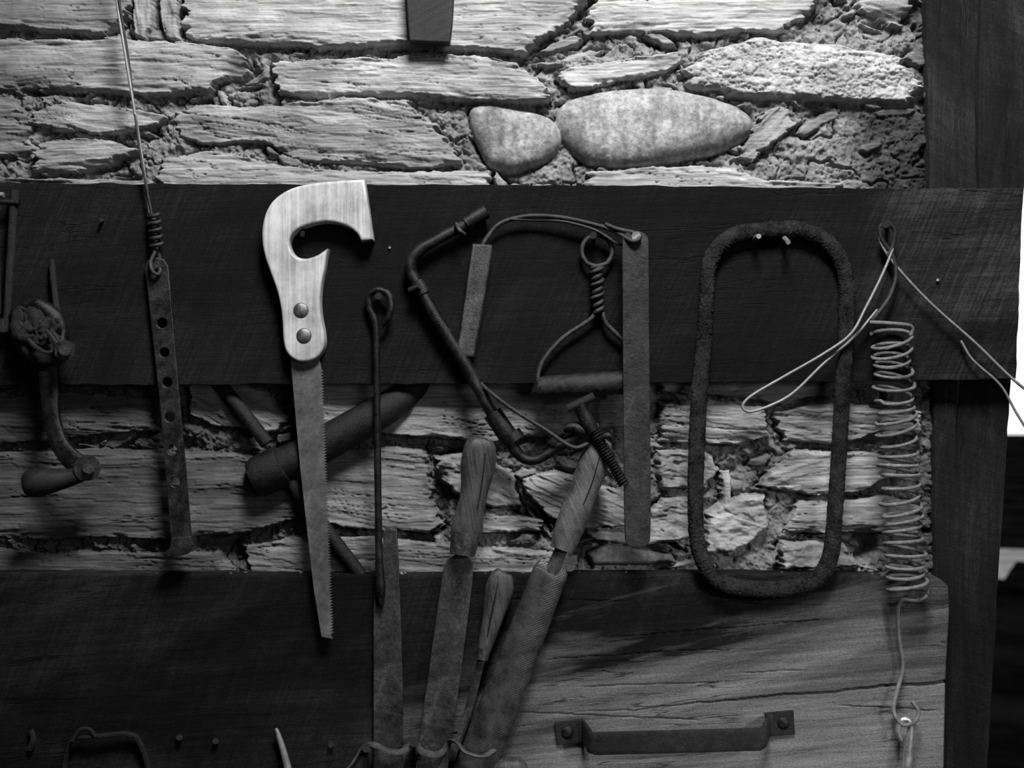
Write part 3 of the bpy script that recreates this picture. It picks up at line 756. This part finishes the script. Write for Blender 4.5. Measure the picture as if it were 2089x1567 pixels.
# spring
t=thing('coil_spring','long dusty coil spring hung by a wire hook','spring',P(1818,480,B))
hp=[]; turns=23.5; nn=int(turns*24)
for i in range(nn+1):
    a=i/nn; th_=2*math.pi*turns*a
    aa=a**0.98+0.007*math.sin(a*31)
    y=676+(1214-676)*aa; cx=1817+(1851-1817)*a+2.5*math.sin(a*47); rr=39.5+2.2*math.sin(a*40)
    dep=math.sin(th_+math.pi)
    tilt=(10 if a<.25 else 5+4*math.sin(a*22))
    hp.append((cx+rr*math.cos(th_+math.pi),y+tilt*dep+5.5*math.sin(a*19+1)*math.cos(th_),B+.024+dep*rr*S*0.75))
sweep('coil',hp,3.6,M['spring'],parent=t,smooth_path=False,seg=8,rough=.15,rs=400)
sweep('top_hook',[(1778,655,.08),(1790,640,.07),(1815,605,.066),(1828,560,.066),(1820,520,.066),(1800,490,.068),(1795,465,.07),(1810,455,.074),(1825,470,.072),(1822,500,.068),(1812,520,.066)],4.5,M['dwire'],parent=t,n=8,seg=8)
sweep('top_bar',[(1776,658,.08),(1815,660,.092),(1858,666,.08),(1858,684,.078)],4.2,M['spring'],parent=t,n=6,seg=8)
sweep('bottom_wire',[(1892,1216,.08),(1870,1226,.075),(1842,1224,.07),(1832,1245,.062),(1834,1300,.058),(1842,1360,.056),(1830,1410,.058),(1823,1450,.062),(1840,1478,.066),(1865,1474,.068),(1874,1452,.066),(1860,1430,.062)],4,M['spring'],parent=t,n=8,seg=8)
nail(1810,462,B-.01,B+.03,1808,456,5,'rust')

o=sweep('snap_hook',[(1838,1510,.064),(1832,1490,.064),(1840,1470,.064),(1853,1470,.064),(1858,1490,.064),(1853,1530,.064),(1850,1580,.064),(1850,1640,.064)],[4,5,6,6,7,10,11,11],M['bright'],n=8,seg=12)
tag(o,'bright steel snap hook hanging from the spring wire','hook')

# loose wire
t=thing('wire_loop','thin bent galvanised wire looped over a nail','wire',P(1810,470,B))
sweep('wire',[(1790,632,.066),(1740,690,.068),(1680,742,.07),(1620,800,.07),(1575,826,.07),(1530,840,.07),(1515,828,.07),(1535,806,.07),(1600,768,.07),(1680,722,.075),(1735,682,.078),(1765,630,.074),(1800,560,.07),(1822,505,.068),(1826,475,.07),(1812,458,.072),(1796,470,.07),(1798,498,.066),(1830,545,.066),(1900,620,.066),(1990,700,.066),(2060,768,.066),(2130,825,.068)],2.9,M['wire'],parent=t,n=8,seg=8)
sweep('wire',[(1960,695,.06),(1985,735,.062),(2040,785,.064),(2072,840,.064),(2100,885,.066)],2.7,M['wire'],parent=t,n=8,seg=8)
nail(1913,572,B-.01,B+.004,1913,571,3,'wire',head=False); nail(795,506,B-.01,B+.003,795,505,2.5,'wire',head=False)
nail(212,452,B-.01,B+.012,206,449,4,'rust',head=False)

# mallet / pipe behind
t=thing('mallet','dark round iron mallet head with thin cross rod','mallet',P(600,950,.03))
sweep('head',[(560,958,.034),(640,918,.034),(720,872,.034),(800,826,.03),(872,770,.008)],[36,36,35,31,22],M['pipe'],parent=t,seg=26)
sweep('collar',[(516,979,.034),(518,978,.034),(528,973,.034),(560,958,.034),(578,949,.034),(580,948,.034)],[30,37,41,43,42,36],M['pipe'],parent=t,seg=28,smooth_path=False)
sweep('rod',[(430,765,.012),(475,815,.03),(545,905,.035)],14,M['pipe'],parent=t,n=6)
sweep('rod',[(590,975,.034),(660,1075,.036),(736,1172,.028)],[16,15,13],M['pipe'],parent=t,n=6)

# hanging handle at top
t=thing('hanging_tool_handle','dark flat wooden handle end hanging over the stones','handle',P(875,40,.04))
slab('handle_body',chaikin([(826,-140),(924,-140),(922,20),(914,84),(838,80),(832,10)],(0,1,3,4),2),.036,.054,M['dwood'],bevel=3,parent=t)

# ---------------------------------------------------------------- files
L=0.0458
o=slab('flat_file',[(784,1084),(808,1082),(813,1180),(820,1400),(820,1640),(763,1640),(763,1250),(766,1190),(780,1150)],L+.001,L+.008,M['file'],bevel=1.4,smooth=True)
tag(o,'bare flat steel file without a handle','file')
t=thing('flat_file','flat steel file with dark wooden handle and pale ferrule','file',P(940,1140,L))
sweep('handle',[(984,892,.066),(983,896,.066),(980,912,.066),(975,950,.066),(968,1000,.066),(960,1040,.066),(953,1075,.066),(949,1095,.066)],[(10,9),(22,18),(31,24),(34,26),(27,23),(27,23),(31,24),(30,24)],M['hdl_a'],parent=t,seg=26,n=8)
sweep('handle_split',[(990,925,.0815),(984,980,.0815),(974,1040,.080)],[(1,1),(1.2,1.2),(1,1)],M['dark'],parent=t,n=6,seg=8)
sweep('ferrule',[(951,1085,.066),(943,1130,.066)],[29,25],M['sleeve'],parent=t,n=5,seg=24)
slab('tang',[(929,1120),(953,1120),(950,1160),(925,1160)],L+.009,L+.015,M['file'],parent=t)
slab('blade',[(928,1136),(952,1138),(964,1150),(962,1190),(935,1400),(915,1540),(905,1640),(840,1640),(860,1480),(905,1165),(912,1145)],L+.008,L+.016,M['file'],bevel=1.6,parent=t,smooth=True)
t=thing('half_round_rasp','large half round rasp with worn wooden handle','rasp',P(1130,1160,L))
sweep('handle',[(1228,893,.068),(1226,898,.068),(1220,915,.068),(1206,960,.068),(1187,1010,.068),(1170,1055,.068),(1155,1095,.068),(1146,1120,.068)],[(10,9),(22,18),(27,24),(30,26),(27,24),(29,24),(27,23),(23,20)],M['hdl_b'],parent=t,seg=26,n=8)
sweep('handle_split',[(1224,930,.083),(1208,985,.083),(1190,1030,.082)],[(1,1),(1.2,1.2),(1,1)],M['dark'],parent=t,n=6,seg=8)
sweep('tang',[(1148,1115,.068),(1124,1170,.066)],[(12,6),(14,7)],M['file'],parent=t,section='box')
sweep('rasp_blade',[(1130,1152,.064),(1124,1166,.064),(1110,1200,.064),(1045,1370,.064),(992,1510,.064),(945,1640,.064)],[(28,6),(34,10),(35,12),(38,12),(40,12),(40,12)],M['rasp'],parent=t,section='half',seg=28,n=12)
t=thing('needle_file','small narrow file with split bulbous wooden handle','file',P(985,1340,L))
sweep('handle',[(1027,1166,.066),(1025,1171,.066),(1020,1195,.066),(1013,1225,.066),(1005,1260,.066),(996,1295,.066),(987,1328,.066)],[(8,8),(20,14),(27,17),(26,16),(20,14),(17,14),(13,12)],M['hdl_a'],parent=t,seg=24,n=8)
sweep('slot',[(1016,1190,.0755),(1009,1225,.0752),(1002,1258,.0747),(994,1300,.0742)],[(1.5,1),(2,2),(2,2),(1.5,1)],M['dark'],parent=t)
sweep('ferrule',[(988,1322,.066),(983,1345,.066)],[13,12],M['file'],parent=t,n=3)
sweep('blade',[(983,1343,.062),(966,1410,.058),(950,1470,.056),(922,1550,.053)],[(7,5),(8,5),(8,5),(6,4)],M['file'],parent=t,section='box',n=10)

o=sweep('file_strap',[(680,1590,.052),(715,1562,.05),(742,1522,.052),(765,1520,.068),(790,1532,.068),(818,1534,.066),(838,1520,.056),(848,1517,.056),(858,1532,.072),(885,1541,.074),(906,1532,.062),(918,1512,.062),(935,1518,.078),(950,1535,.086),(985,1543,.088),(1012,1524,.062),(1024,1500,.05)],[(5,3)]*3+[(7,3)]*13+[(5,3)],M['leather'],n=8,seg=12,rough=.08)
tag(o,'dry leather strap nailed in loops to hold files','strap')
nail(748,1530,L-.01,L+.02,748,1526,5,'rust','small rusty nail holding the leather strap'); nail(1022,1502,L-.01,L+.012,1022,1500,7,'sleeve','small rusty nail holding the leather strap'); nail(846,1518,L-.01,L+.018,845,1515,5,'rust','small rusty nail holding the leather strap')

# pull handle
t=thing('pull_handle','flat iron pull handle screwed to the worn plank','handle',P(1380,1500,L))
slab('mount_plate',[(1133,1477),(1188,1468),(1192,1514),(1137,1519)],L-.001,L+.003,M['rust'],bevel=1,parent=t)
slab('mount_plate',[(1562,1456),(1618,1451),(1621,1497),(1566,1502)],L-.001,L+.003,M['rust'],bevel=1,parent=t)
sweep('grip_bar',[(1182,1491,.0485),(1190,1492,.050),(1196,1500,.064),(1204,1514,.077),(1213,1517,.080),(1380,1513,.080),(1550,1508,.080),(1559,1503,.077),(1564,1490,.064),(1568,1480,.050),(1576,1479,.0485)],[(22,4)]*11,M['rust'],parent=t,section='box',seg=24,smooth_path=False,inplane=True)
for (x,y) in ((1157,1495),(1598,1476)):
    blob('screw',x,y,L+.003,12,12,4,M['darkm'],.02,60,t,20,10)
    slab('screw_slot',[(x-8,y-5),(x-5,y-8),(x+8,y+5),(x+5,y+8)],L+.004,L+.0056,M['dark'],bevel=.1,parent=t)

o=sweep('spike',[(563,1486,.056),(568,1500,.056),(580,1540,.056),(605,1640,.056)],[3,5,7,9],M['wire'],seg=14); tag(o,'pale steel spike with a tapered tip','spike')
t=thing('leather_band','stiff dark leather band nailed in an arch','strap',P(200,1520,L))
sweep('band',[(128,1640,.052),(134,1550,.052),(150,1508,.056),(200,1502,.058),(262,1498,.056),(290,1525,.053),(322,1640,.052)],[(5,6),(5,6),(4,6),(4,6),(4,6),(5,6),(5,6)],M['rust'],parent=t,n=10,section='box',rough=.06)
sweep('band',[(148,1512,.062),(162,1490,.062),(182,1488,.062),(195,1504,.062)],(4,3),M['rust'],parent=t,n=6)
sweep('band_tail',[(60,1530,.05),(68,1508,.052),(62,1490,.05)],(6,3),M['rust'],parent=t,n=5)
for (x,y) in ((366,1505),(440,1513),(675,1520)):
    nail(x,y,L-.01,L+.004,x,y-1,3.5,'rust','small rusty nail in the plank')
o=sweep('round_tool_handle',[(1040,1546,.062),(1040,1550,.062),(1040,1565,.062),(1038,1600,.062),(1036,1660,.062)],[(10,8),(24,18),(36,24),(36,24),(26,20)],M['hdl_a'],seg=24); tag(o,'rounded wooden handle end beside the rasp','handle')

# ---------------------------------------------------------------- light, world, camera
def area(name,loc,target,size,power,spread=None):
    l=bpy.data.lights.new(name,'AREA'); l.energy=power; l.size=size
    if spread: l.spread=math.radians(spread)
    o=bpy.data.objects.new(name,l); col.objects.link(o); o.location=loc
    d=Vector(target)-Vector(loc); o.rotation_euler=d.to_track_quat('-Z','Y').to_euler(); return o
area('key_light',(0.15,-1.0,2.75),(0.15,0,1.7),0.42,60)
area('fill_light',(1.2,-2.4,1.7),(0.4,0,1.35),0.9,9)
def spot(name,loc,target,power,angle,blend,r):
    l=bpy.data.lights.new(name,'SPOT'); l.energy=power; l.spot_size=math.radians(angle); l.spot_blend=blend; l.shadow_soft_size=r
    o=bpy.data.objects.new(name,l); col.objects.link(o); o.location=loc
    d=Vector(target)-Vector(loc); o.rotation_euler=d.to_track_quat('-Z','Y').to_euler(); return o
spot('plank_spot',(1.3,-1.5,1.75),tuple(P(1300,1430,.045)),85,24,1.0,0.05)  # spot lamp added to brighten the lower plank
w=bpy.data.worlds.new('World'); scene.world=w; w.use_nodes=True; nt=w.node_tree
bg=nt.nodes['Background']; tc=N(nt,'ShaderNodeTexCoord'); sx=N(nt,'ShaderNodeSeparateXYZ')
nt.links.new(tc.outputs['Generated'],sx.inputs[0])
r=ramp(nt,math_(nt,'ADD',math_(nt,'MULTIPLY',sx.outputs['Y'],0.5),0.5),0.62,0.02,0.80,1.3)
nt.links.new(r,bg.inputs['Color']); bg.inputs['Strength'].default_value=1.0
scene.view_settings.view_transform='Standard'

cam=bpy.data.cameras.new('Camera'); cam.sensor_width=36; cam.lens=36*D/(2089*S)
cam.dof.use_dof=True; cam.dof.focus_distance=1.445; cam.dof.aperture_fstop=5.6
co=bpy.data.objects.new('Camera',cam); col.objects.link(co); co.location=(0,-D,ZC); co.rotation_euler=(math.pi/2,0,0)
scene.camera=co
